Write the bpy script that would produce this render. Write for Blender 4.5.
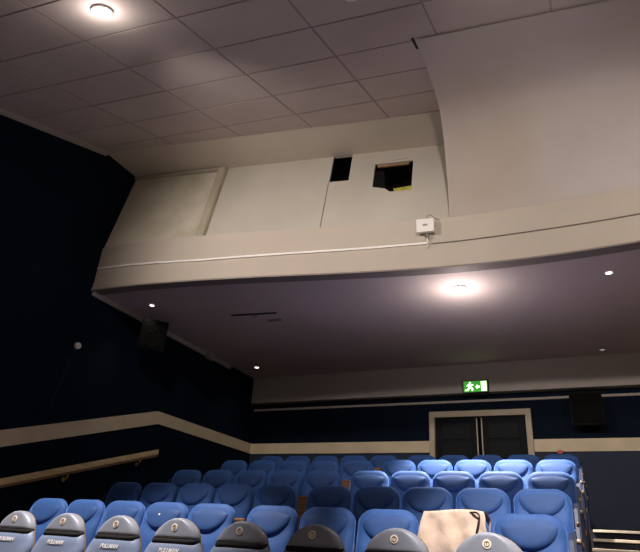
import bpy, bmesh, math, random
from mathutils import Vector, Matrix
random.seed(7)
for _o in list(bpy.data.objects): bpy.data.objects.remove(_o)
C = bpy.context.scene
COL = C.collection
PI = math.pi

# ------------------------------------------------------------------ camera
EYE = 0.92
cam_d = bpy.data.cameras.new('camera'); cam = bpy.data.objects.new('camera', cam_d); COL.objects.link(cam)
cam_d.sensor_width = 36; cam_d.lens = 578.2/640*36; cam_d.clip_end = 100
Xa = (0.90828134, -0.12936128, -0.39785758)
Ya = (0.41369843, 0.41928895, 0.80811533)
Za = (0.06227845, -0.89858913, 0.43434889)
right = Vector((Xa[0], Ya[0], Za[0])); up = -Vector((Xa[1], Ya[1], Za[1])); fwd = Vector((Xa[2], Ya[2], Za[2]))
M = Matrix((right, up, -fwd)).transposed().to_4x4(); M.translation = Vector((0, 0, EYE))
cam.matrix_world = M
C.camera = cam

# ------------------------------------------------------------------ world, exposure
w = bpy.data.worlds.new('world'); C.world = w; w.use_nodes = True
w.node_tree.nodes['Background'].inputs[0].default_value = (1.0, 0.80, 0.68, 1)
w.node_tree.nodes['Background'].inputs[1].default_value = 0.17
C.view_settings.view_transform = 'Standard'; C.view_settings.look = 'None'
C.view_settings.gamma = 1; C.view_settings.use_curve_mapping = False
C.view_settings.exposure = 0.0

# lamps: name, place, power, cone degrees, colour, tilt target, visible fixture size
WARM = (1.0, 0.80, 0.62); NEUT = (1.0, 0.90, 0.84); COOL = (0.92, 0.93, 1.0)
def ceil_z(x, y): return 7.2 + .34*(y-5.9) - .06*(x+7.35)

# ------------------------------------------------------------------ materials
def mat(name, col, rough=.7, metal=0, spec=.4, noise=0, nscale=6, bump=0, bscale=60, sheen=0, emit=None, estr=0, col2=None, coat=0, sheen_tint=None):
    m = bpy.data.materials.new(name); m.use_nodes = True
    nt = m.node_tree; b = nt.nodes['Principled BSDF']
    b.inputs['Base Color'].default_value = (*col, 1)
    b.inputs['Roughness'].default_value = rough; b.inputs['Metallic'].default_value = metal
    b.inputs['Specular IOR Level'].default_value = spec
    if sheen:
        b.inputs['Sheen Weight'].default_value = sheen; b.inputs['Sheen Roughness'].default_value = .45
        b.inputs['Sheen Tint'].default_value = (*(sheen_tint or (.6, .6, .65)), 1)
    if coat: b.inputs['Coat Weight'].default_value = coat
    if emit: b.inputs['Emission Color'].default_value = (*emit, 1); b.inputs['Emission Strength'].default_value = estr
    tc = nt.nodes.new('ShaderNodeTexCoord')
    if noise:
        n = nt.nodes.new('ShaderNodeTexNoise'); n.inputs['Scale'].default_value = nscale; n.inputs['Detail'].default_value = 6
        r = nt.nodes.new('ShaderNodeMapRange'); r.inputs[1].default_value = .3; r.inputs[2].default_value = .7
        mx = nt.nodes.new('ShaderNodeMix'); mx.data_type = 'RGBA'
        c2 = col2 or tuple(c*(1-noise) for c in col)
        mx.inputs[6].default_value = (*col, 1); mx.inputs[7].default_value = (*c2, 1)
        nt.links.new(tc.outputs['Object'], n.inputs['Vector']); nt.links.new(n.outputs['Fac'], r.inputs[0])
        nt.links.new(r.outputs[0], mx.inputs[0]); nt.links.new(mx.outputs[2], b.inputs['Base Color'])
    if bump:
        n2 = nt.nodes.new('ShaderNodeTexNoise'); n2.inputs['Scale'].default_value = bscale; n2.inputs['Detail'].default_value = 4
        bp = nt.nodes.new('ShaderNodeBump'); bp.inputs['Strength'].default_value = bump; bp.inputs['Distance'].default_value = .01
        nt.links.new(tc.outputs['Object'], n2.inputs['Vector']); nt.links.new(n2.outputs['Fac'], bp.inputs['Height'])
        nt.links.new(bp.outputs[0], b.inputs['Normal'])
    return m

def wood_mat(name, a, b_, rough=.4, scale=(2, 30, 30)):
    m = mat(name, a, rough, coat=.2); nt = m.node_tree; b = nt.nodes['Principled BSDF']
    tc = nt.nodes.new('ShaderNodeTexCoord'); mp = nt.nodes.new('ShaderNodeMapping'); mp.inputs['Scale'].default_value = scale
    n = nt.nodes.new('ShaderNodeTexNoise'); n.inputs['Scale'].default_value = 1.5; n.inputs['Detail'].default_value = 5
    cr = nt.nodes.new('ShaderNodeValToRGB'); cr.color_ramp.elements[0].color = (*a, 1); cr.color_ramp.elements[1].color = (*b_, 1)
    cr.color_ramp.elements[0].position = .35; cr.color_ramp.elements[1].position = .65
    nt.links.new(tc.outputs['Object'], mp.inputs[0]); nt.links.new(mp.outputs[0], n.inputs['Vector'])
    nt.links.new(n.outputs['Fac'], cr.inputs[0]); nt.links.new(cr.outputs[0], b.inputs['Base Color'])
    return m

MAT = dict(
    tile=mat('ceiling_tile', (.55, .47, .44), .9, noise=.12, nscale=1.3, bump=.15, bscale=200),
    tbar=mat('ceiling_tbar', (.36, .29, .27), .7),
    plaster=mat('pale_plaster', (.60, .53, .45), .85, noise=.10, nscale=.9, bump=.1, bscale=25),
    sail=mat('curved_plaster', (.53, .485, .475), .85, noise=.22, nscale=.45, col2=(.44, .37, .31), bump=.08, bscale=12),
    panel=mat('wall_panel', (.52, .48, .41), .85, noise=.12, nscale=1.1, bump=.1, bscale=18),
    stained=mat('stained_board', (.62, .56, .46), .85, noise=.3, nscale=2.2, col2=(.46, .42, .30), bump=.15, bscale=14),
    border=mat('stained_border', (.44, .38, .29), .85, noise=.35, nscale=3, col2=(.36, .33, .24), bump=.15, bscale=14),
    fascia=mat('balcony_front_paint', (.50, .435, .36), .8, noise=.08, nscale=1.2, bump=.06, bscale=20),
    soffit=mat('soffit_paint', (.56, .46, .44), .85, noise=.1, nscale=.8, bump=.05, bscale=20),
    bulk=mat('bulkhead_paint', (.42, .37, .33), .8, noise=.1, nscale=1),
    navy=mat('navy_wall', (.0018, .0072, .018), .8, spec=.12, noise=.3, nscale=2, bump=.1, bscale=40),
    navy_low=mat('navy_lower_wall', (.014, .024, .052), .7, noise=.15, nscale=2),
    dado=mat('cream_dado', (.70, .58, .39), .6, noise=.15, nscale=3),
    dadoc=mat('dado_edge', (.50, .40, .27), .6),
    carpet=mat('dark_carpet', (.016, .017, .026), .95, noise=.4, nscale=30, bump=.4, bscale=120),
    tread=mat('bounce_floor', (.24, .18, .14), .7, noise=.25, nscale=4),  # unseen floor tops toned warm to bounce light onto the soffit
    nosing=mat('step_nosing', (.75, .66, .52), .5, noise=.2, nscale=12),
    blue=mat('blue_velour', (.018, .074, .255), .7, noise=.15, nscale=14, bump=.12, bscale=160, sheen=.8, sheen_tint=(.22, .42, 1)),
    pad=mat('blue_headrest_velour', (.014, .056, .190), .7, noise=.15, nscale=14, bump=.12, bscale=160, sheen=.6, sheen_tint=(.22, .42, 1)),
    cover=mat('grey_leather', (.25, .275, .34), .42, noise=.1, nscale=8, bump=.08, bscale=60, sheen=.2),
    body=mat('grey_blue_leather', (.19, .245, .38), .45, noise=.1, nscale=8, bump=.08, bscale=60, sheen=.2),
    tan=mat('warm_tan', (.42, .30, .20), .35, noise=.2, nscale=5),
    black=mat('black_plastic', (.006, .006, .007), .6),
    blackfab=mat('black_band', (.004, .004, .006), .9),
    badge=mat('badge_print', (.95, .88, .78), .4),
    print=mat('white_lettering', (.88, .88, .88), .5),
    wood=wood_mat('brown_wood', (.16, .075, .028), (.26, .13, .05)),
    rail=wood_mat('pale_rail_wood', (.66, .48, .24), (.82, .66, .38), scale=(20, 1.2, 20)),
    raild=wood_mat('dark_rail_wood', (.20, .11, .05), (.30, .17, .08), scale=(20, 1.2, 20)),
    frame=mat('door_frame_cream', (.50, .42, .30), .55, noise=.1, nscale=4),
    door=mat('dark_door', (.004, .006, .008), .6, spec=.12, noise=.2, nscale=3),
    doorp=mat('dark_door_panel', (.009, .011, .012), .6, spec=.12, noise=.2, nscale=3),
    metal=mat('brushed_metal', (.55, .53, .50), .3, metal=1),
    brass=mat('brass', (.80, .50, .18), .3, metal=1),
    white=mat('white_plastic', (.82, .78, .74), .5),
    off=mat('grey_plastic', (.30, .28, .26), .5),
    cable=mat('grey_cable', (.22, .18, .16), .7),
    spk=mat('speaker_cabinet', (.004, .0035, .003), .7, spec=.15),
    grille=mat('speaker_grille', (.005, .0045, .004), .8, spec=.1, bump=.8, bscale=300),
    bag=mat('cream_cotton', (.52, .40, .32), .9, noise=.12, nscale=9, bump=.25, bscale=35, sheen=.2),
    yellow=mat('yellow_insulation', (.55, .50, .08), .9, noise=.4, nscale=20, bump=.8, bscale=50),
    red=mat('red_label', (.55, .10, .07), .6),
    void=mat('void_dark', (.01, .009, .008), .95),
    green=mat('sign_green', (.02, .20, .03), .5, emit=(.06, .42, .05), estr=.7),
    signw=mat('sign_lit_white', (.9, .95, .8), .5, emit=(.86, 1.0, .55), estr=3),
    glow=mat('lamp_glow', (1, .95, .85), .5, emit=(1, .90, .70), estr=30),
    glows=mat('small_lamp_glow', (1, .97, .9), .5, emit=(1, .96, .88), estr=5),
    glowd=mat('dim_lamp_glow', (.6, .55, .5), .4, emit=(1, .9, .8), estr=.25),
)

# ------------------------------------------------------------------ helpers
def obj(name, bm, m, parent=None, smooth=False):
    me = bpy.data.meshes.new(name)
    bmesh.ops.recalc_face_normals(bm, faces=bm.faces)
    bm.to_mesh(me); bm.free()
    if smooth:
        for p in me.polygons: p.use_smooth = True
    for mm in (m if isinstance(m, (list, tuple)) else [m]): me.materials.append(mm)
    o = bpy.data.objects.new(name, me); COL.objects.link(o)
    if parent: o.parent = parent
    return o
def tag(o, label, cat, group=None):
    o['label'] = label; o['category'] = cat
    if group: o['group'] = group
    return o
def thing(name, label, cat, loc=(0, 0, 0), rz=0, group=None):
    o = bpy.data.objects.new(name, None); COL.objects.link(o); o.empty_display_size = .1
    o.location = loc; o.rotation_euler = (0, 0, rz)
    return tag(o, label, cat, group)
def struct(name, bm, m, parent=None, smooth=False):
    o = obj(name, bm, m, parent, smooth)
    if not parent: o['kind'] = 'structure'
    return o
def BM(): return bmesh.new()
def add_box(bm, x0, x1, y0, y1, z0, z1, bevel=0, mi=0):
    vs = [bm.verts.new((x, y, z)) for z in (z0, z1) for y in (y0, y1) for x in (x0, x1)]
    q = [(0, 1, 3, 2), (4, 6, 7, 5), (0, 4, 5, 1), (2, 3, 7, 6), (0, 2, 6, 4), (1, 5, 7, 3)]
    fs = [bm.faces.new([vs[i] for i in f]) for f in q]
    for f in fs: f.material_index = mi
    if bevel:
        es = set(e for f in fs for e in f.edges)
        bmesh.ops.bevel(bm, geom=list(es), offset=bevel, segments=2, affect='EDGES', profile=.5)
    return bm
def box(*a, **k): return add_box(BM(), *a, **k)
def add_hex(bm, P):      # eight corners: bottom ring 0-3, top ring 4-7
    v = [bm.verts.new(p) for p in P]
    for f in [(3, 2, 1, 0), (4, 5, 6, 7), (0, 1, 5, 4), (1, 2, 6, 5), (2, 3, 7, 6), (3, 0, 4, 7)]: bm.faces.new([v[i] for i in f])
    return bm
def add_tube(bm, pts, r, seg=8):
    pts = [Vector(p) for p in pts]; rings = []
    for i, p in enumerate(pts):
        d = (pts[min(i+1, len(pts)-1)] - pts[max(i-1, 0)]).normalized()
        a = d.cross(Vector((0, 0, 1)));
        if a.length < .1: a = d.cross(Vector((1, 0, 0)))
        a.normalize(); b = d.cross(a)
        rings.append([bm.verts.new(p + a*r*math.cos(t*2*PI/seg) + b*r*math.sin(t*2*PI/seg)) for t in range(seg)])
    for A, B in zip(rings, rings[1:]):
        for t in range(seg): bm.faces.new((A[t], A[(t+1) % seg], B[(t+1) % seg], B[t]))
    bm.faces.new(rings[0][::-1]); bm.faces.new(rings[-1])
    return bm
def add_cyl(bm, c, axis, r, h, seg=20, r2=None):
    c = Vector(c); a = Vector(axis).normalized(); q = a.to_track_quat('Z', 'Y').to_matrix().to_4x4(); q.translation = c
    bmesh.ops.create_cone(bm, cap_ends=True, segments=seg, radius1=r, radius2=(r if r2 is None else r2), depth=h, matrix=q)
    return bm
def add_torus(bm, c, axis, R, r, S=28, s=8):
    q = Vector(axis).normalized().to_track_quat('Z', 'Y').to_matrix(); c = Vector(c); g = []
    for i in range(S):
        a = i*2*PI/S; g.append([bm.verts.new(c + q @ Vector(((R+r*math.cos(b*2*PI/s))*math.cos(a), (R+r*math.cos(b*2*PI/s))*math.sin(a), r*math.sin(b*2*PI/s)))) for b in range(s)])
    for i in range(S):
        for j in range(s): bm.faces.new((g[i][j], g[(i+1) % S][j], g[(i+1) % S][(j+1) % s], g[i][(j+1) % s]))
    return bm
def slab(bm, grid_front, off):   # closed solid: a grid of points and the same grid moved by off(point)
    A = [[bm.verts.new(p) for p in r] for r in grid_front]
    B = [[bm.verts.new(Vector(p)+Vector(off(p))) for p in r] for r in grid_front]
    R, K = len(A), len(A[0])
    for i in range(R-1):
        for j in range(K-1):
            bm.faces.new((A[i][j], A[i][j+1], A[i+1][j+1], A[i+1][j])); bm.faces.new((B[i][j], B[i+1][j], B[i+1][j+1], B[i][j+1]))
    for j in range(K-1):
        bm.faces.new((A[0][j], B[0][j], B[0][j+1], A[0][j+1])); bm.faces.new((A[-1][j], A[-1][j+1], B[-1][j+1], B[-1][j]))
    for i in range(R-1):
        bm.faces.new((A[i][0], A[i+1][0], B[i+1][0], B[i][0])); bm.faces.new((A[i][-1], B[i][-1], B[i+1][-1], A[i+1][-1]))
    return bm
def interp(x, xs, ys):
    if x <= xs[0]: return ys[0]
    for a, b, c, d in zip(xs, xs[1:], ys, ys[1:]):
        if x <= b: return c + (d-c)*(x-a)/(b-a)
    return ys[-1]
def copy_tree(o, parent=None):
    c = o.copy(); COL.objects.link(c); c.parent = parent
    for ch in list(o.children): copy_tree(ch, c)
    return c

# ------------------------------------------------------------------ the room shell
XL, XR, YB = -7.35, 6.75, 11.9
YF = -3.0
TOPF = 1.45
tiers = [(YF, 4.14, 0.0), (4.14, 5.38, .20), (5.38, 6.62, .52), (6.62, 7.86, .85), (7.86, 9.10, 1.18), (9.10, YB, TOPF)]
bm = BM()
prof = [(YF, -.3)]
for a, b, z in tiers: prof += [(a, z), (b, z)]
prof.append((YB, -.3))
L = [bm.verts.new((XL, y, z)) for y, z in prof]; R = [bm.verts.new((XR, y, z)) for y, z in prof]
n = len(prof)
for i in range(n): bm.faces.new((L[i], L[(i+1) % n], R[(i+1) % n], R[i]))
bm.faces.new(L[::-1]); bm.faces.new(R)
fl = struct('floor', bm, [MAT['carpet'], MAT['tread']])
for p in fl.data.polygons:
    if abs(p.normal.z) > .9 and p.center.z > -.1: p.material_index = 1

# half steps in the aisles and their pale nosings
for (x0, x1, nm) in ((XL, -5.98, 0), (-.20, 1.25, 1)):
    for (a, b, z), (a2, b2, z2) in zip(tiers, tiers[1:]):
        zm = (z+z2)/2
        st = struct('floor', box(x0, x1, a2-.55, a2, z, zm), MAT['carpet'])
        struct('trim_1', box(x0, x1, a2-.585, a2-.535, zm-.028, zm+.004, bevel=.004), MAT['nosing'])
        struct('trim_1', box(x0, x1, a2-.035, a2+.015, z2-.028, z2+.004, bevel=.004), MAT['nosing'])

struct('wall_left', box(XL-.2, XL, YF, YB+.2, -.3, 8.6), MAT['navy'])
struct('wall_right', box(XR, XR+.2, YF, YB+.2, -.3, 8.6), MAT['navy'])
# back wall, with the doorway left open for the door
bm = BM(); DX0, DX1, DZ = -3.09, -1.09, 3.74
add_box(bm, XL, DX0, YB, YB+.2, 2.93, 4.9); add_box(bm, DX1, XR, YB, YB+.2, 2.93, 4.9); add_box(bm, DX0, DX1, YB, YB+.2, DZ, 4.9)
struct('wall_back', bm, MAT['navy'])
bm = BM(); add_box(bm, XL, DX0, YB, YB+.2, TOPF-.3, 2.93); add_box(bm, DX1, XR, YB, YB+.2, TOPF-.3, 2.93)
struct('wall_back', bm, MAT['navy_low'])

def F(x):                      # plan of the curved balcony front
    d = abs(x+.3); return interp(d, [0, .6, 1.25, 1.95, 2.7, 3.4, 4.2, 5, 6.2, 7.05], [7.31, 7.30, 7.25, 7.14, 7.01, 6.86, 6.70, 6.55, 6.38, 6.34])
xs = [XL + (XR-XL)*i/90 for i in range(91)]
def Fs(x): return sum(F(x+d) for d in (-.35, -.17, 0, .17, .35))/5
SO, FT = 4.67, 5.48
# soffit under the balcony
slab_rows = [[(x, Fs(x)+(YB-Fs(x))*t, SO) for x in xs] for t in (0, .25, .5, .75, 1)]
struct('ceiling_balcony', slab(BM(), slab_rows, lambda p: (0, 0, .12)), MAT['soffit'], smooth=False)
# balcony front
rows = [[(x, Fs(x)-.0, z) for x in xs] for z in (SO+.13, 4.95, 5.2, FT)]
struct('wall_balcony_front', slab(BM(), rows, lambda p: (0, .22, 0)), MAT['fascia'], smooth=False)
struct('trim_2', slab(BM(), [[(x, Fs(x)-.02, z) for x in xs] for z in (SO-.012, SO+.045)], lambda p: (0, .2, 0)), MAT['fascia'])
struct('trim_2', slab(BM(), [[(x, Fs(x)-.024, z) for x in xs] for z in (SO-.020, SO+.004)], lambda p: (0, .2, 0)), MAT['cable'])
struct('trim_2', slab(BM(), [[(x, Fs(x)-.006, z) for x in xs] for z in (SO+.045, SO+.13)], lambda p: (0, .2, 0)), MAT['fascia'])
# upper wall above the balcony front, with two openings
def UY(x, z): return 6.37 + .178*(x-XL) + (z-FT)*.2
bx = [XL, -6.4, -5.5, -4.5, -3.53, -3.20, -2.79, -2.16, -1.2, .5]
bz = [5.42, 6.23, 6.58, 6.90, 7.22]
bm = BM(); hole = {(4, 2), (4, 3), (6, 1), (6, 2)}
V = {}
def gv(i, j, k):
    if (i, j, k) not in V: V[i, j, k] = bm.verts.new((bx[i], UY(bx[i], bz[j]) + (.03 if k else 0), bz[j]))
    return V[i, j, k]
cells = [(i, j) for i in range(len(bx)-1) for j in range(len(bz)-1) if (i, j) not in hole]
for i, j in cells:
    bm.faces.new([gv(i, j, 0), gv(i+1, j, 0), gv(i+1, j+1, 0), gv(i, j+1, 0)]); bm.faces.new([gv(i, j, 1), gv(i, j+1, 1), gv(i+1, j+1, 1), gv(i+1, j, 1)])
    for (di, dj, e) in ((-1, 0, ((i, j), (i, j+1))), (1, 0, ((i+1, j+1), (i+1, j))), (0, -1, ((i+1, j), (i, j))), (0, 1, ((i, j+1), (i+1, j+1)))):
        if (i+di, j+dj) not in cells:
            a, b = e; bm.faces.new([gv(*a, 0), gv(*b, 0), gv(*b, 1), gv(*a, 1)])
struct('wall_upper', bm, MAT['panel'])
bm = BM()      # roof void behind the openings, its darkness put into a near-black colour
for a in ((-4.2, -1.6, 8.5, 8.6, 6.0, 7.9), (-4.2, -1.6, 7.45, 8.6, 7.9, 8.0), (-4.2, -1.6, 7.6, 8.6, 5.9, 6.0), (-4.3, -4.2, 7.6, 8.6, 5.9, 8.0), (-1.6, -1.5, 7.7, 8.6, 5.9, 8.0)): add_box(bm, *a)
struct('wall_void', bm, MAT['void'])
add = lambda x, z, d=0: (x, UY(x, z)-d, z)
# joint running down from the small opening
struct('trim_3', add_hex(BM(), [add(-3.545, 5.5, .004), add(-3.53, 5.5, .004), add(-3.53, 5.5, -.01), add(-3.545, 5.5, -.01), add(-3.545, 6.58, .004), add(-3.53, 6.58, .004), add(-3.53, 6.58, -.01), add(-3.545, 6.58, -.01)]), MAT['cable'])
# pale level strip between the upper wall and the tiles
GE = lambda x: 5.91 + .175*(x-XL)
xs2 = [XL + 8.0*i/16 for i in range(17)]
struct('trim_4', slab(BM(), [[(x, GE(x)-.02, 7.195) for x in xs2], [(x, UY(x, 7.2)+.06, 7.20) for x in xs2]], lambda p: (0, 0, .05)), MAT['plaster'])
# tiled ceiling
bm = BM()
corner = [(XL, YF), (XR, YF), (XR, GE(.65)), (.65, GE(.65)), (XL, GE(XL))]
lo = [bm.verts.new((x, y, ceil_z(x, y))) for x, y in corner]; hi = [bm.verts.new((x, y, ceil_z(x, y)+.08)) for x, y in corner]
bm.faces.new(lo); bm.faces.new(hi[::-1])
for i in range(5): bm.faces.new((lo[i], hi[i], hi[(i+1) % 5], lo[(i+1) % 5]))
struct('ceiling', bm, MAT['tbar'])
def clip(poly, f):
    out = []
    for a, b in zip(poly, poly[1:]+poly[:1]):
        fa, fb = f(a), f(b)
        if fa >= 0: out.append(a)
        if (fa >= 0) != (fb >= 0):
            t = fa/(fa-fb); out.append((a[0]+(b[0]-a[0])*t, a[1]+(b[1]-a[1])*t))
    return out
bm = BM(); g = .013
for i in range(-2, 12):
    for j in range(-10, 8):
        x0, x1 = -6.02+1.235*i+g, -6.02+1.235*(i+1)-g
        yy = lambda x, k: 3.14 + .685*k + .09*(x+4.78)
        poly = [(x0, yy(x0, j)+g), (x1, yy(x1, j)+g), (x1, yy(x1, j+1)-g), (x0, yy(x0, j+1)-g)]
        for f in (lambda p: p[0]-(XL+.07), lambda p: (XR-.05)-p[0], lambda p: p[1]-(YF+.05), lambda p: GE(min(p[0], .65))-.02-p[1]):
            if len(poly) > 2: poly = clip(poly, f)
        if len(poly) < 3: continue
        sag = random.uniform(.005, .009)
        tx, ty = random.uniform(-.003, .003), random.uniform(-.003, .003)
        cx = sum(p[0] for p in poly)/len(poly); cy = sum(p[1] for p in poly)/len(poly)
        lo = [bm.verts.new((x, y, ceil_z(x, y)-sag+tx*(x-cx)+ty*(y-cy))) for x, y in poly]; hi = [bm.verts.new((x, y, ceil_z(x, y)+.01)) for x, y in poly]
        bm.faces.new(lo); bm.faces.new(hi[::-1])
        for q in range(len(lo)): bm.faces.new((lo[q], hi[q], hi[(q+1) % len(lo)], lo[(q+1) % len(lo)]))
struct('ceiling', bm, MAT['tile'])
# angle trim where the tiles meet the left wall
bm = BM()
add_hex(bm, [(XL, YF, ceil_z(XL, YF)-.07), (XL+.07, YF, ceil_z(XL, YF)-.05), (XL+.07, 5.9, 7.15), (XL, 5.9, 7.13), (XL, YF, ceil_z(XL, YF)), (XL+.07, YF, ceil_z(XL, YF)), (XL+.07, 5.9, 7.2), (XL, 5.9, 7.2)])
struct('trim_5', bm, MAT['bulk'])
# curved plaster cove on the right, from the tiles down to the balcony front
sp = [(-1.33, 4.79, 6.435), (-1.345, 5.2, 6.555), (-1.38, 5.68, 6.69), (-1.41, 6.10, 6.77), (-1.43, 6.43, 6.75), (-1.46, 6.70, 6.60), (-1.48, 6.89, 6.38), (-1.50, 7.05, 6.12), (-1.515, 7.17, 5.87), (-1.53, 7.25, 5.68), (-1.54, 7.29, 5.50)]
def catmull(P, n):
    out = []
    for i in range(len(P)-1):
        p0, p1, p2, p3 = [Vector(P[max(0, min(len(P)-1, k))]) for k in (i-1, i, i+1, i+2)]
        for s in range(n):
            t = s/n; out.append(.5*((2*p1)+(p2-p0)*t+(2*p0-5*p1+4*p2-p3)*t*t+(3*p1-p0-3*p2+p3)*t**3))
    return out+[Vector(P[-1])]
cp = catmull(sp, 4); ncp = len(cp)
rows = []
for k, p in enumerate(cp):
    t = (p.y-4.79)/2.5; r = []
    for i in range(60):
        x = p.x + (6.7-p.x)*i/59
        ytop = 4.79 + .09*(x+1.33); ybot = Fs(x)+.03
        y = ytop*(1-t) + ybot*t
        z = p.z + (-.06*(x-p.x) + .34*(ytop-4.79))*(1-t)
        r.append((x, y, z))
    rows.append(r)

struct('wall_cove', slab(BM(), rows, lambda p: (0, .10, .06)), MAT['sail'], smooth=True).data.set_sharp_from_angle(angle=math.radians(40))
bm = BM()    # its end cheek up to the tiles
ed = [Vector(r[0]) for r in rows]
for a, b in zip(ed, ed[1:]):
    add_hex(bm, [a+Vector((.03, 0, 0)), b+Vector((.03, 0, 0)), b+Vector((.06, 0, 0)), a+Vector((.06, 0, 0)), Vector((a.x+.03, a.y, 7.5 if a.y > 6.6 else ceil_z(a.x, a.y)+.03)), Vector((b.x+.03, b.y, 7.5 if b.y > 6.6 else ceil_z(b.x, b.y)+.03)), Vector((b.x+.06, b.y, 7.5 if b.y > 6.6 else ceil_z(b.x, b.y)+.03)), Vector((a.x+.06, a.y, 7.5 if a.y > 6.6 else ceil_z(a.x, a.y)+.03))])
struct('wall_cove', bm, MAT['sail'])
struct('trim_10', add_hex(BM(), [(-1.37, 4.76, ceil_z(-1.37, 4.76)-.022), (-1.34, 4.76, ceil_z(-1.34, 4.76)-.022), (-1.35, 5.0, ceil_z(-1.35, 5.0)-.022), (-1.375, 5.0, ceil_z(-1.375, 5.0)-.022), (-1.37, 4.76, ceil_z(-1.37, 4.76)), (-1.34, 4.76, ceil_z(-1.34, 4.76)), (-1.35, 5.0, ceil_z(-1.35, 5.0)), (-1.375, 5.0, ceil_z(-1.375, 5.0))]), MAT['black'])

# bulkhead over the back wall with its shadow gap and light cove
bm = BM(); add_box(bm, XL, XR, 11.70, YB, 4.07, SO)
struct('wall_bulkhead', bm, MAT['bulk'])
struct('trim_6', box(XL, XR, YB-.05, YB, 3.91, 3.96, bevel=.008), MAT['bulk'])
# cream dado band
bm = BM(); add_box(bm, XL, DX0-.0, YB-.03, YB, 2.93, 3.16); add_box(bm, DX1, XR, YB-.03, YB, 2.93, 3.16)
struct('trim_7', bm, MAT['dado'])
bm = BM()
za = lambda y: 3.14 - .315*(8.48-y)
yb0 = 2.0
add_hex(bm, [(XL, yb0, za(yb0)-.22), (XL+.03, yb0, za(yb0)-.22), (XL+.03, 8.55, 2.92), (XL, 8.55, 2.92), (XL, yb0, za(yb0)), (XL+.03, yb0, za(yb0)), (XL+.03, 8.48, 3.14), (XL, 8.48, 3.14)])
add_hex(bm, [(XL, 8.55, 2.92), (XL+.03, 8.55, 2.92), (XL+.03, YB, 2.94), (XL, YB, 2.94), (XL, 8.48, 3.14), (XL+.03, 8.48, 3.14), (XL+.03, YB, 3.16), (XL, YB, 3.16)])
struct('trim_8', bm, MAT['dado'])
# cove under the soffit along the left wall
struct('trim_9', box(XL, XL+.05, Fs(XL)+.01, 10.6, SO-.09, SO, bevel=.008), MAT['bulk'])

# ------------------------------------------------------------------ the double door
d = bpy.data.objects.new('door_1', None); COL.objects.link(d); d.location = (-2.09, YB-.02, TOPF); d['kind'] = 'structure'
H = DZ-TOPF; hw = 1.0
bm = BM(); add_box(bm, -hw, -hw+.11, -.06, .14, 0, H, .008); add_box(bm, hw-.11, hw, -.06, .14, 0, H, .008); add_box(bm, -hw+.11, hw-.11, -.06, .14, H-.12, H, .008)
obj('door_frame', bm, MAT['frame'], d)
for s in (-1, 1):
    x0, x1 = (-.885, -.035) if s < 0 else (.035, .885)
    lf = obj('door_leaf', box(x0, x1, .02, .07, .01, H-.13, .004), MAT['door'], d)
    bm = BM()
    for k in range(5): add_box(bm, x0+.13, x1-.13, .008, .03, .22+k*.38, .22+k*.38+.32, .008)
    obj('door_panel', bm, MAT['doorp'], lf)
    obj('door_edge', box(*((x1-.024, x1) if s < 0 else (x0, x0+.024)), .0, .02, .02, H-.14, .004), MAT['frame'], lf)
    bm = BM(); hx = x1-.09 if s < 0 else x0+.09
    add_tube(bm, [(hx, .02, .85), (hx, -.05, .87), (hx, -.05, 1.13), (hx, .02, 1.15)], .012)
    obj('door_handle', bm, MAT['metal'], lf, smooth=True)
struct('wall_back', box(DX0, DX1, YB+.13, YB+.2, TOPF-.3, DZ), MAT['navy'])

# ------------------------------------------------------------------ lamps
def lamp(x, y, z, n, label, cat, r, glow, power, cone, col, target=None, ring='white', blend=.6, soft=.05, group=None, drop=0, ptpower=0, spill=0, hd=.13):
    t = thing('downlight', label, cat, (x, y, z), 0, group)
    q = Vector(n).normalized().to_track_quat('Z', 'Y')
    t.rotation_mode = 'QUATERNION'; t.rotation_quaternion = q
    bm = add_torus(BM(), (0, 0, .010+drop), (0, 0, 1), r*1.25, r*.22)
    if drop: add_cyl(bm, (0, 0, drop/2), (0, 0, 1), r*1.2, drop)
    obj('bezel', bm, MAT[ring], t, smooth=True)
    bm = BM(); bmesh.ops.create_uvsphere(bm, u_segments=20, v_segments=10, radius=r*1.02, matrix=Matrix.Translation((0, 0, drop)) @ Matrix.Diagonal((1, 1, .5, 1)))
    obj('bulb', bm, MAT[glow], t, smooth=True)
    if power:
        ld = bpy.data.lights.new('downlight_beam', 'SPOT'); ld.energy = power; ld.spot_size = math.radians(cone); ld.spot_blend = blend; ld.color = col; ld.shadow_soft_size = soft
        lo = bpy.data.objects.new('downlight_beam', ld); COL.objects.link(lo); lo.location = Vector((x, y, z)) + Vector(n).normalized()*(.09+drop)
        dirv = (Vector(target)-lo.location) if target else Vector((0, 0, -1))
        lo.rotation_mode = 'QUATERNION'; lo.rotation_quaternion = dirv.to_track_quat('-Z', 'Y')
    if ptpower:
        ld = bpy.data.lights.new('added_halo', 'POINT'); ld.energy = ptpower; ld.color = col; ld.shadow_soft_size = .06  # point light added below the fitting to brighten the ceiling around it
        lo = bpy.data.objects.new('added_halo', ld); COL.objects.link(lo); lo.location = Vector((x, y, z)) + Vector(n).normalized()*(hd+drop)
    if spill:
        ld = bpy.data.lights.new('downlight_spill', 'SPOT'); ld.energy = spill; ld.spot_size = math.radians(96); ld.spot_blend = 1; ld.color = col; ld.shadow_soft_size = .08
        lo = bpy.data.objects.new('downlight_spill', ld); COL.objects.link(lo); lo.location = Vector((x, y, z)) + Vector(n).normalized()*(.36+drop)
        lo.rotation_mode = 'QUATERNION'; lo.rotation_quaternion = Vector((.03, 1, -.16)).to_track_quat('-Z', 'Y')
    return t
CN = (-.06, .34, -1)
lamp(-4.15, 2.80, ceil_z(-4.15, 2.80)-.014, CN, 'brightly lit round downlight in the tiled ceiling at upper left', 'downlight', .075, 'glow', 2700, 52, NEUT, (-4.3, 4.0, .9), ptpower=9, hd=.18, spill=560)
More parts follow.
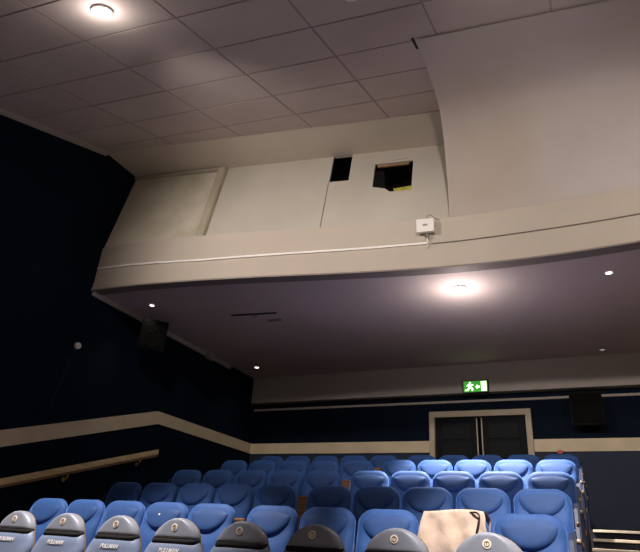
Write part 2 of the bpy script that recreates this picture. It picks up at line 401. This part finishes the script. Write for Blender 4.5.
lamp(-1.69, 3.72, ceil_z(-1.69, 3.72)-.014, CN, 'unlit round downlight in the tiled ceiling at the top edge of the picture', 'downlight', .06, 'glowd', 0, 90, NEUT)
lamp(-.2, 2.2, ceil_z(-.2, 2.2)-.014, CN, 'lit round ceiling downlight above the front seats', 'downlight', .075, 'glow', 2700, 38, NEUT, (-.5, 4.8, 1.2), ptpower=14, spill=560)
lamp(3.6, 2.6, ceil_z(3.6, 2.6)-.014, CN, 'unseen lit downlight added to the ceiling towards the right wall', 'downlight', .075, 'glow', 1500, 50, NEUT, (3.0, 4.4, 0), ptpower=14, spill=420)  # added out of view to light the hall
lamp(-1.57, 7.98, SO, (0, 0, -1), 'large bright round downlight under the balcony near the exit sign', 'downlight', .075, 'glow', 2500, 70, NEUT, (-1.25, 8.0, 0), ptpower=28, hd=.40)
lamp(-6.75, 7.16, SO, (0, 0, -1), 'small white downlight under the balcony beside the wall speaker', 'downlight', .035, 'glows', 6, 100, NEUT)
lamp(-6.78, 10.86, SO, (0, 0, -1), 'small white downlight under the balcony in the back left corner', 'downlight', .045, 'glows', 6, 100, NEUT)
lamp(.45, 8.05, SO, (0, 0, -1), 'small white downlight under the balcony at right beside the curved edge', 'downlight', .04, 'glows', 60, 100, NEUT)
lamp(.31, 11.35, SO, (0, 0, -1), 'dim unlit downlight under the balcony against the back bulkhead', 'downlight', .05, 'glowd', 0, 100, NEUT, ring='off')

# ------------------------------------------------------------------ seats
def sheet(h0, h1, wf, yf, tf, tb, nu=18, nv=22, extra=None, p=5):
    """closed upholstered shell: front and back sheets sharing one rim"""
    bm = BM(); A = []; B = []
    for j in range(nv+1):
        v = j/nv; v = .5-.5*math.cos(PI*v); h = h0+(h1-h0)*v; w_ = wf(h); ra = []; rb = []
        for i in range(nu+1):
            u = -math.cos(PI*i/nu); x = w_*u
            rim = i in (0, nu) or j in (0, nv)
            k = (1-abs(u)**p)**.5 * (1-abs(2*v-1)**14)**.5 if not rim else 0
            y = yf(h)
            f = y - tf*k - (extra(x, h)*k if extra else 0); b = y + tb*k
            va = bm.verts.new((x, f, h)); ra.append(va); rb.append(va if rim else bm.verts.new((x, b, h)))
        A.append(ra); B.append(rb)
    for j in range(nv):
        for i in range(nu):
            bm.faces.new((A[j][i], A[j][i+1], A[j+1][i+1], A[j+1][i]))
            q = (B[j][i], B[j+1][i], B[j+1][i+1], B[j][i+1])
            if len(set(q)) == 4 and not all(a in (A[j][i], A[j+1][i], A[j+1][i+1], A[j][i+1]) for a in q): bm.faces.new(q)
    return bm
def pad_bm(a, b, n, T, cx, cz, yfun, smile=.0, tilt=0, back=.01):
    bm = BM(); S = 40; Rr = 8; rings = []
    for r_ in range(1, Rr+1):
        r = math.sin(r_/Rr*PI/2); ring = []
        for s in range(S):
            th = 2*PI*s/S; c, s_ = math.cos(th), math.sin(th)
            x = a*r*math.copysign(abs(c)**(2/n), c); z = b*r*math.copysign(abs(s_)**(2/n), s_)
            zz = cz + z + (smile*(x/a)**2 if z < 0 else smile*(x/a)**2*max(0, 1-z/b*1.6))
            d = T*(1-r**2)**.5 if r_ < Rr else 0
            ring.append(bm.verts.new((cx+x, yfun(zz)-d-tilt*max(0, (.5-z/b*.5))*(.0 if r_ == Rr else 1)*(1-r**6), zz)))
        rings.append(ring)
    c0 = bm.verts.new((cx, yfun(cz)-T-tilt*.5, cz))
    for s in range(S): bm.faces.new((c0, rings[0][s], rings[0][(s+1) % S]))
    for A, B in zip(rings, rings[1:]):
        for s in range(S): bm.faces.new((A[s], B[s], B[(s+1) % S], A[(s+1) % S]))
    bk = [bm.verts.new(v.co+Vector((0, back, 0))) for v in rings[-1]]
    for s in range(S): bm.faces.new((rings[-1][s], bk[s], bk[(s+1) % S], rings[-1][(s+1) % S]))
    bm.faces.new(bk[::-1])
    return bm
def lean(h): return -(1.1-h)*.16
def w_blue(h):
    d_ = 1.1-h; W = .258 if d_ < .3 else .258-.03*(d_-.3)/.4
    return W-.145+.145*math.sqrt(max(0, 1-((.13-d_)/.13)**2)) if d_ < .13 else W
def ex_blue(x, h):
    d_ = 1.1-h; e = 0
    dc = .285-.07*(x/.2)**2
    if abs(x) < .25: e += .026*max(0, min(1, (d_-dc)/.03))*(1-(abs(x)/.25)**4)
    if d_ > .2: e += .03*min(1, (d_-.2)/.08)*max(0, (abs(x)-.13)/.1)**1.5
    return e
def seat_lower(t, mt, arm_left=True, arm_right=False):
    obj('seat_cushion', sheet(.0, .46, lambda h: .235*(1-(abs(h-.23)/.23)**8*.15), lambda h: 0, .06, .06, 12, 12), mt, t, smooth=True)
    cu = t.children[-1]; cu.rotation_euler = (math.radians(84), 0, 0); cu.location = (0, -.12, .40)
    obj('pedestal', add_box(box(-.04, .04, -.36, -.22, .02, .36, .01), -.12, .12, -.42, -.16, .0, .025, .006), MAT['black'], t)
def arm(t, x):
    st = obj('armrest', box(x-.022, x+.022, -.50, -.10, .60, .645, .014), MAT['wood'], t)
    obj('arm_support', add_box(box(x-.018, x+.018, -.42, -.12, .06, .602, .008), x-.02, x+.02, -.48, -.06, 0, .06, .004), MAT['navy_low'], t)
def end_panel(t, x):
    bm = BM(); P = [(-.50, 0), (-.04, 0), (.03, .62), (.075, .96), (.04, .985), (-.03, .93), (-.12, .66), (-.47, .62)]
    a = [bm.verts.new((x-.022, y, z)) for y, z in P]; b = [bm.verts.new((x+.022, y, z)) for y, z in P]
    bm.faces.new(a); bm.faces.new(b[::-1])
    for i in range(len(P)): bm.faces.new((a[i], a[(i+1) % len(P)], b[(i+1) % len(P)], b[i]))
    bmesh.ops.bevel(bm, geom=list(bm.edges), offset=.006, segments=2, affect='EDGES')
    ep = obj('end_panel', bm, MAT['endp'], t)
    obj('panel_edging', add_tube(BM(), [(x+.018, -.49, .05), (x+.018, -.46, .625), (x+.018, -.12, .67), (x+.018, -.03, .94), (x+.018, .04, .99)], .009, 8), MAT['navy_low'], ep, smooth=True)
    obj('arm_pad', box(x-.028, x+.028, -.48, -.16, .625, .655, .010), MAT['tan'], ep)
    bm = BM(); add_cyl(bm, (x, -.085, .80), (0, -1, .2), .014, .02); add_cyl(bm, (x+math.copysign(.026, x), -.28, .45), (1, 0, 0), .025, .014); add_cyl(bm, (x+math.copysign(.026, x), -.16, .62), (1, 0, 0), .018, .014)
    obj('brass_cap', bm, MAT['brass'], ep, smooth=True)
MAT['endp'] = mat('navy_end_panel', (.012, .018, .06), .5, noise=.2, nscale=6)

def blue_seat():
    t = thing('cinema_seat', '', 'seat')
    obj('backrest', sheet(.36, 1.1, w_blue, lean, .055, .06, 18, 24, ex_blue), MAT['blue'], t, smooth=True)
    obj('headrest', pad_bm(.204, .116, 2.4, .016, 0, .955, lambda z: lean(z)-.046+max(0, z-1.0)*.12, smile=.05, tilt=.030), MAT['pad'], t, smooth=True)
    obj('lumbar_pad', pad_bm(.15, .16, 3.0, .02, 0, .66, lambda z: lean(z)-.05, smile=.0), MAT['blue'], t, smooth=True)
    seat_lower(t, MAT['blue'])
    return t
def w_body(h):
    d_ = 1.1-h
    if d_ < .28: return .20 + .052*math.sin(min(1, max(0, (d_-.15)/.13))*PI/2)
    return .252-.03*(d_-.28)/.4
def w_dome(h):
    q = max(0, min(1, (1.1-h)/.15)); return .193*(1-(1-q)**2.0)**.62
def text_mesh(s, size):
    cu = bpy.data.curves.new('lettering', 'FONT'); cu.body = s; cu.size = size; cu.extrude = .0008; cu.align_x = 'CENTER'; cu.align_y = 'CENTER'; cu.shear = .2; cu.offset = .0012
    o = bpy.data.objects.new('lettering', cu); COL.objects.link(o)
    dg = bpy.context.evaluated_depsgraph_get(); dg.update()
    me = bpy.data.meshes.new_from_object(o.evaluated_get(dg)); bpy.data.objects.remove(o); bpy.data.curves.remove(cu)
    return me
def capped_seat():
    t = thing('capped_cinema_seat', '', 'seat')
    obj('backrest', sheet(.36, .955, w_body, lean, .06, .05, 18, 22, lambda x, h: .02*max(0, (abs(x)-.13)/.1) if h < .85 else 0), MAT['body'], t, smooth=True)
    obj('strap_band', sheet(.925, .968, lambda h: .199, lean, .052, .045, 18, 4, p=8), MAT['blackfab'], t, smooth=True)
    hc = obj('head_cover', sheet(.958, 1.1, w_dome, lean, .056, .046, 18, 14, p=7), MAT['cover'], t, smooth=True)
    y0 = lean(1.035)-.0575
    bm = BM(); add_cyl(bm, (0, 0, 0), (0, 1, 0), .0250, .003, 24); bg = obj('badge', bm, MAT['badge'], hc)
    bg.location = (0, y0-.001, 1.035); bg.rotation_euler = (math.radians(-8), 0, 0)
    bm = add_torus(BM(), (0, -.002, 0), (0, 1, 0), .0135, .0022, 20, 6); add_box(bm, -.0020, .0020, -.004, 0, -.004, .013); obj('badge_mark', bm, MAT['wood'], bg)
    me = text_mesh('PULLMAN', .038); me.materials.append(MAT['print'])
    tx = bpy.data.objects.new('lettering', me); COL.objects.link(tx); tx.parent = t.children[0]; tx.location = (0, lean(.885)-.0635, .885); tx.rotation_euler = (math.radians(81), 0, 0)
    obj('warm_lit_rim', sheet(.37, 1.098, lambda h: (w_dome(h) if h > .96 else w_body(h))*1.02+.002, lambda h: lean(h)+.012, .012, .012, 18, 34, p=14), MAT['tan'], t, smooth=True)  # tan rim added: warm lamp light on the seat sides put into colour
    seat_lower(t, MAT['body'])
    return t
ORD = ['second', 'third', 'fourth', 'fifth', 'back']
side = ['rightmost', 'second from the right', 'third from the right', 'fourth from the right', 'fifth from the right']
lside = ['leftmost', 'second from the left', 'third from the left', 'fourth from the left', 'fifth from the left']
proto_b = blue_seat(); proto_c = capped_seat(); first_b = True; first_c = True
def place(proto, first, x, y, z, label, group):
    o = proto if first else copy_tree(proto)
    o.location = (x, y, z); o['label'] = label; o['group'] = group
    return o
RX = [-.54, -1.09, -1.64, -2.18, -2.72]; LX = [-3.39, -3.94, -4.49, -5.05, -5.60]
pending = []
for k in range(8):
    x = -.63-.538*k
    nm = ['rightmost, in front of the end seat', 'second from right, left of the cream bag', 'third from right', 'fourth from right', 'fourth from left', 'third from left', 'second from left', 'leftmost, cut by the picture edge'][k]
    s = place(proto_c, first_c, x, 3.68, 0, 'grey domed front-row seat with badge, '+nm, 'capped seats in the front row'); first_c = False
    pending.append((s, [x_ for x_ in ((-.269,) if k < 7 else (-.269,))], [], k == 0))
Yr = [4.92, 6.16, 7.40, 8.64, 9.88]; Zr = [.20, .52, .85, 1.18, 1.45]
for r in range(5):
    for k in range(10):
        if k < 5:
            x = RX[k]; nm = ('rightmost, beside the aisle' if k == 0 else side[k])
            if k == 4: nm = 'fifth from the right'
        else:
            x = (LX if r else [-3.37, -3.90, -4.425, -4.955, -5.485])[k-5]; q = 9-k
            nm = (lside[q]+(', nearest the handrail' if q == 0 else ''))
            if k == 5: nm = 'fifth from the left'
        lab = 'blue cinema seat in the %s row, %s' % (ORD[r], nm)
        if r == 0 and k == 1: lab = 'blue cinema seat in the second row hidden under the cream cloth bag'
        s = place(proto_b, first_b, x, Yr[r], Zr[r], lab, 'blue seats in the %s row' % ORD[r]); first_b = False
        pending.append((s, [-.275] if k not in (4,) else [], ['l'] if k == 9 else [], k == 0))
# armrests and end panels are added after copying, sharing their meshes
arm_me = None
for s, arms, ends, right_end in pending:
    for ax in arms:
        if arm_me is None:
            arm(s, ax); arm_me = (s.children[-2].data, s.children[-1].data)
        else:
            a = bpy.data.objects.new('armrest', arm_me[0]); COL.objects.link(a); a.parent = s; a.location.x = 0
            b = bpy.data.objects.new('arm_support', arm_me[1]); COL.objects.link(b); b.parent = s
            if ax != arms[0]: pass
    if right_end: end_panel(s, .29)
    if ends: end_panel(s, -.325)
# small white number disc on one seat
for o in list(COL.objects):
    if o.get('label') == 'blue cinema seat in the second row, fourth from the left':
        obj('number_disc', add_cyl(BM(), (-.02, lean(.98)-.072, .98), (0, 1, -.1), .009, .012, 16), MAT['badge'], o)

# wooden dividers between the two blocks of seats
for r in range(4):
    t = thing('wooden_divider', 'brown wooden divider between the seat blocks in the %s row' % ORD[r], 'divider', (-3.055, Yr[r], Zr[r]), 0, 'wooden dividers')
    obj('panel', box(-.05, .05, -.03, .09, 0, .955, .008), MAT['wood'], t)
    obj('top_cap', box(-.054, .054, -.035, .095, .955, .98, .006), MAT['wood'], t)

# ------------------------------------------------------------------ cream bag over a second-row seat
t = thing('cloth_bag', 'cream cloth bag draped over a second-row seat, with a thin black strap', 'bag', (-1.10, 4.92, .20))
rows = []
import mathutils
for j in range(27):
    v = j/26
    row = []
    for i in range(25):
        u = i/24*2-1
        if v < .78:
            q = v/.78; h = .62 + (1.105-.62)*q; hwid = .31-.075*q**1.1; y = lean(h)-.115-.02*math.sin(q*PI)
        else:
            q = (v-.78)/.22; h = 1.105-.16*q**1.6+.004; hwid = .235; y = lean(1.1)-.10+.215*min(1, q*2.2)+.0*q
        nz = mathutils.noise.noise(Vector((u*1.7, v*3.1, 2.3)))*.028 + mathutils.noise.noise(Vector((u*4+v*3, v*5, 8.)))*.012
        if v >= .78: nz *= .4
        x = hwid*u + .02*mathutils.noise.noise(Vector((u*2, v*6, 0)))
        row.append((x+.02, y-abs(nz)*1.0-(.01*math.sin(u*9+v*6) if v < .7 else 0), h-.012*abs(u)**3*(1-v) + (.010*math.sin(u*2.5+.6) if v > .6 else 0)))
    rows.append(row)
obj('bag_body', slab(BM(), rows, lambda p: (0, .006, 0)), MAT['bag'], t, smooth=True)
bm = BM(); P = [(.15, -.13, 1.085), (.20, -.15, 1.085), (.225, -.155, 1.06), (.215, -.17, 1.00), (.20, -.195, .92), (.20, -.22, .80), (.21, -.24, .66)]
P = catmull(P, 4); add_tube(bm, P, .006, 6)
obj('bag_strap', bm, MAT['blackfab'], t, smooth=True)

# ------------------------------------------------------------------ handrail on the left wall
t = thing('handrail', 'pale wooden handrail sloping up the dark left wall below the cream band', 'handrail', (XL+.09, 8.60, 0))
m_ = .297
def rz(y): return 2.47 + m_*y
bm = BM(); y0 = -6.2
add_hex(bm, [(-.015, y0, rz(y0)-.085), (.025, y0, rz(y0)-.085), (.025, 0, rz(0)-.085), (-.015, 0, rz(0)-.085), (-.015, y0, rz(y0)), (.025, y0, rz(y0)), (.025, 0, rz(0)), (-.015, 0, rz(0))])
bmesh.ops.bevel(bm, geom=list(bm.edges), offset=.008, segments=2, affect='EDGES'); obj('rail', bm, MAT['rail'], t)
bm = BM()
add_hex(bm, [(-.03, y0, rz(y0)-.125), (.012, y0, rz(y0)-.125), (.012, 0, rz(0)-.125), (-.03, 0, rz(0)-.125), (-.03, y0, rz(y0)-.08), (.012, y0, rz(y0)-.08), (.012, 0, rz(0)-.08), (-.03, 0, rz(0)-.08)])
obj('rail_underside', bm, MAT['raild'], t)
for yy_ in (-.4, -1.9, -3.4, -4.9):
    bm = BM(); add_tube(bm, [(-.09, yy_, rz(yy_)-.2), (-.03, yy_, rz(yy_)-.19), (-.01, yy_, rz(yy_)-.12)], .012); add_cyl(bm, (-.084, yy_, rz(yy_)-.2), (1, 0, 0), .035, .012)
    obj('bracket', bm, MAT['brass'], t, smooth=True)

# ------------------------------------------------------------------ exit sign
t = thing('exit_sign', 'small lit green exit sign on the pale bulkhead above the door', 'sign', (-2.075, 11.70, 4.04))
obj('housing', box(-.255, .255, -.08, 0, 0, .26, .008), MAT['black'], t)
fc = obj('lit_face', box(-.235, .235, -.085, -.075, .02, .24), MAT['green'], t)
bm = BM(); y_ = -.0885
def flat(bm, pts, y0=-.0895, y1=-.0845):
    a = [bm.verts.new((x, y0, z)) for x, z in pts]; b = [bm.verts.new((x, y1, z)) for x, z in pts]
    bm.faces.new(a); bm.faces.new(b[::-1])
    for i in range(len(pts)): bm.faces.new((a[i], b[i], b[(i+1) % len(pts)], a[(i+1) % len(pts)]))
add_cyl(bm, (-.105, -.087, .205), (0, 1, 0), .019, .005, 14)
flat(bm, [(-.14, .10), (-.085, .115), (-.09, .185), (-.13, .18)])
flat(bm, [(-.13, .18), (-.175, .15), (-.165, .135), (-.12, .16)])
flat(bm, [(-.09, .185), (-.055, .165), (-.035, .175), (-.05, .145), (-.095, .155)])
flat(bm, [(-.085, .12), (-.045, .09), (-.055, .04), (-.075, .045), (-.07, .085), (-.115, .105)])
flat(bm, [(-.14, .105), (-.16, .07), (-.205, .065), (-.205, .045), (-.145, .05), (-.11, .10)])
obj('running_figure', bm, MAT['signw'], fc)
bm = BM(); flat(bm, [(.005, .12), (.04, .165), (.04, .135), (.085, .135), (.085, .105), (.04, .105), (.04, .075)])
obj('arrow', bm, MAT['signw'], fc)
bm = BM(); flat(bm, [(.115, .035), (.215, .035), (.215, .225), (.115, .225)])
obj('doorway_symbol', bm, MAT['signw'], fc)

# ------------------------------------------------------------------ speakers
def speaker(name_label, loc, rz_, tilt, w_, h_, dp):
    t = thing('wall_speaker', name_label, 'speaker', loc, rz_)
    t.rotation_euler = (tilt, 0, rz_)
    bm = BM(); add_hex(bm, [(-w_/2, -dp, 0), (w_/2, -dp, 0), (w_*.36, 0, .03), (-w_*.36, 0, .03), (-w_/2, -dp, h_), (w_/2, -dp, h_), (w_*.36, 0, h_-.03), (-w_*.36, 0, h_-.03)])
    bmesh.ops.bevel(bm, geom=list(bm.edges), offset=.012, segments=2, affect='EDGES'); obj('cabinet', bm, MAT['spk'], t)
    gr = obj('grille', box(-w_/2+.025, w_/2-.025, -dp-.012, -dp+.004, .03, h_-.03, .006), MAT['grille'], t)
    bm = add_torus(BM(), (0, -dp-.012, h_*.36), (0, 1, 0), w_*.30, .008); add_torus(bm, (0, -dp-.012, h_*.78), (0, 1, 0), w_*.13, .006); obj('driver_rim', bm, MAT['spk'], gr, smooth=True)
    return t
s = speaker('black loudspeaker on the left wall tucked under the balcony', (-7.10, 7.62, 4.02), math.radians(52), math.radians(12), .46, .52, .36)
obj('wall_bracket', add_box(add_tube(BM(), [(0, .0, .26), (0, .10, .30), (-.02, .16, .34)], .02), -.06, .06, -.02, .01, .18, .36, .004), MAT['black'], s)
s = speaker('black loudspeaker on the back wall to the right of the door', (-.09, 11.86, 3.34), 0, 0, .56, .60, .34)
obj('wall_bracket', box(-.08, .08, -.01, .035, .18, .42, .004), MAT['black'], s)

# ------------------------------------------------------------------ things on the balcony front
xs_ = [XL+.02 + (-1.86-XL-.02)*i/30 for i in range(31)]
zp = lambda x: interp(x, [-7.35, -5.36, -3.74, -1.8], [5.07, 5.02, 5.045, 5.07])
o = obj('cable_trunking', slab(BM(), [[(x, Fs(x)-.022, zp(x)+d_) for x in xs_] for d_ in (-.016, .016)], lambda p: (0, .022, 0)), MAT['white'])
tag(o, 'thin white cable trunking running along the balcony front', 'trunking')
xs_ = [-1.80 + (6.6+1.8)*i/60 for i in range(61)]
o = obj('surface_cable', add_tube(BM(), [(x, Fs(x)-.012, 5.055 + .012*math.sin((x+1.8)*1.3)) for x in xs_], .009, 6), MAT['cable'], smooth=True)
tag(o, 'thin dark cable running right from the white box along the curved balcony front', 'cable')
bx_ = -1.87
t = thing('wireless_box', 'small square white box with a round knob mounted on the balcony front', 'control box', (bx_, Fs(bx_), 5.215))
t.rotation_euler = (0, 0, math.radians(8))
obj('casing', box(-.13, .13, -.12, -.05, -.01, .21, .014), MAT['white'], t)
obj('mark', box(-.035, .035, -.1215, -.118, .085, .115), MAT['off'], t)
obj('mount_plate', box(-.05, .05, -.05, .0, .04, .16), MAT['off'], t)
bm = BM(); bmesh.ops.create_uvsphere(bm, u_segments=14, v_segments=8, radius=.034, matrix=Matrix.Translation((.02, -.075, -.055))); obj('sensor_ball', bm, MAT['metal'], t, smooth=True)
obj('down_pipe', add_tube(BM(), [(.02, -.06, -.01), (.02, -.05, -.10), (.02, -.02, -.235)], .010, 8), MAT['white'], t, smooth=True)
obj('lead', add_tube(BM(), [tuple(v) for v in catmull([(.02, -.07, .205), (.03, -.07, .27), (.08, -.05, .30), (.14, -.02, .25), (.2, -.005, .23)], 5)], .005, 6), MAT['cable'], t, smooth=True)

# raised board on the upper wall at left
t = thing('raised_board', 'large pale stained board with a raised border on the upper wall at left', 'board', (-6.44, 6.37+.178*.91, 5.5))
def ub(x, z, d_): return (x+6.44, UY(x, z)-d_-(6.37+.178*.91), z-5.5)
def ubox(x0, x1, z0, z1, d0, d1): return [ub(x0, z0, d1), ub(x1, z0, d1), ub(x1, z0, d0), ub(x0, z0, d0), ub(x0, z1, d1), ub(x1, z1, d1), ub(x1, z1, d0), ub(x0, z1, d0)]
obj('board', add_hex(BM(), ubox(XL+.02, -5.62, 5.50, 7.11, .002, .02)), MAT['stained'], t)
bm = add_hex(BM(), ubox(-5.62, -5.48, 5.50, 7.19, .002, .09)); bmesh.ops.bevel(bm, geom=list(bm.edges), offset=.012, segments=2, affect='EDGES')
obj('side_border', bm, MAT['border'], t)
bm = add_hex(BM(), ubox(XL+.02, -5.62, 7.11, 7.19, .002, .07)); bmesh.ops.bevel(bm, geom=list(bm.edges), offset=.012, segments=2, affect='EDGES')
obj('top_border', bm, MAT['border'], t)
# torn edge bits of the larger opening
o = obj('yellow_insulation', add_hex(BM(), [add(-2.42, 6.22, 0), add(-2.16, 6.23, 0), add(-2.16, 6.23, -.09), add(-2.42, 6.22, -.09), add(-2.45, 6.29, .0), add(-2.16, 6.32, .0), add(-2.16, 6.31, -.08), add(-2.44, 6.30, -.08)]), MAT['yellow'])
tag(o, 'strip of yellow insulation along the bottom of the larger wall opening', 'insulation')
o = obj('torn_flap', add_hex(BM(), [add(-2.79, 6.23, .0), add(-2.50, 6.23, .0), add(-2.50, 6.23, -.03), add(-2.79, 6.23, -.03), add(-2.79, 6.37, .0), add(-2.58, 6.31, .0), add(-2.58, 6.31, -.03), add(-2.79, 6.37, -.03)]), MAT['panel'])
tag(o, 'torn pale board edge at the lower left of the larger wall opening', 'board')
o = obj('hanging_board', add_hex(BM(), [add(-2.76, 6.86, -.05), add(-2.24, 6.87, -.05), add(-2.24, 6.87, -.08), add(-2.76, 6.86, -.08), add(-2.74, 6.93, .0), add(-2.24, 6.97, .005), add(-2.24, 6.97, -.03), add(-2.74, 6.93, -.03)]), MAT['raild'])
tag(o, 'broken strip of board hanging at the top of the larger wall opening', 'board')
# black split at the corner of the plaster cove
# slot in the soffit
t = thing('ceiling_slot', 'dark narrow slot with a small clip in the soffit under the balcony', 'ceiling slot', (-5.2, 8.03, SO))
o = obj('slot', box(-.43, .43, -.035, .035, -.008, -.0005, .003), MAT['black'], t); t.rotation_euler = (0, 0, math.radians(8))
obj('clip', box(-.04, .03, .02, .10, -.025, -.0005, .004), MAT['off'], t)
t2 = obj('soffit_patch', box(-5.12, -4.84, 8.34, 8.44, SO-.006, SO-.0005, .002), MAT['cable']); tag(t2, 'small dark patch on the soffit just behind the narrow slot', 'patch')

# left wall fittings
t = thing('wall_sensor', 'small round white sensor high on the dark left wall', 'sensor', (XL, 6.33, 3.69))
bm = add_cyl(BM(), (.02, 0, 0), (1, 0, 0), .05, .04, 20); obj('dome', bm, MAT['white'], t, smooth=False)
obj('sensor_base', add_cyl(BM(), (.004, 0, 0), (1, 0, 0), .06, .008, 20), MAT['off'], t)
obj('sensor_cable', add_tube(BM(), [(.008, 0, -.05), (.008, -.10, -.4), (.008, -.22, -1.05)], .006, 6), MAT['navy_low'], t)
t = thing('junction_box', 'small pale junction box where the left wall meets the soffit', 'junction box', (XL+.05, 9.72, SO-.10))
obj('casing', box(0, .12, -.11, .11, -.05, .10, .01), MAT['bulk'], t); obj('lid', box(.118, .128, -.09, .09, -.035, .085, .004), MAT['off'], t)
# red sticker at the foot of the cream band
o = obj('red_tag', box(-.685, -.60, YB-.036, YB-.030, 2.89, 2.955, .001), MAT['red']); tag(o, 'small red tag at the bottom of the cream band right of the door', 'tag')
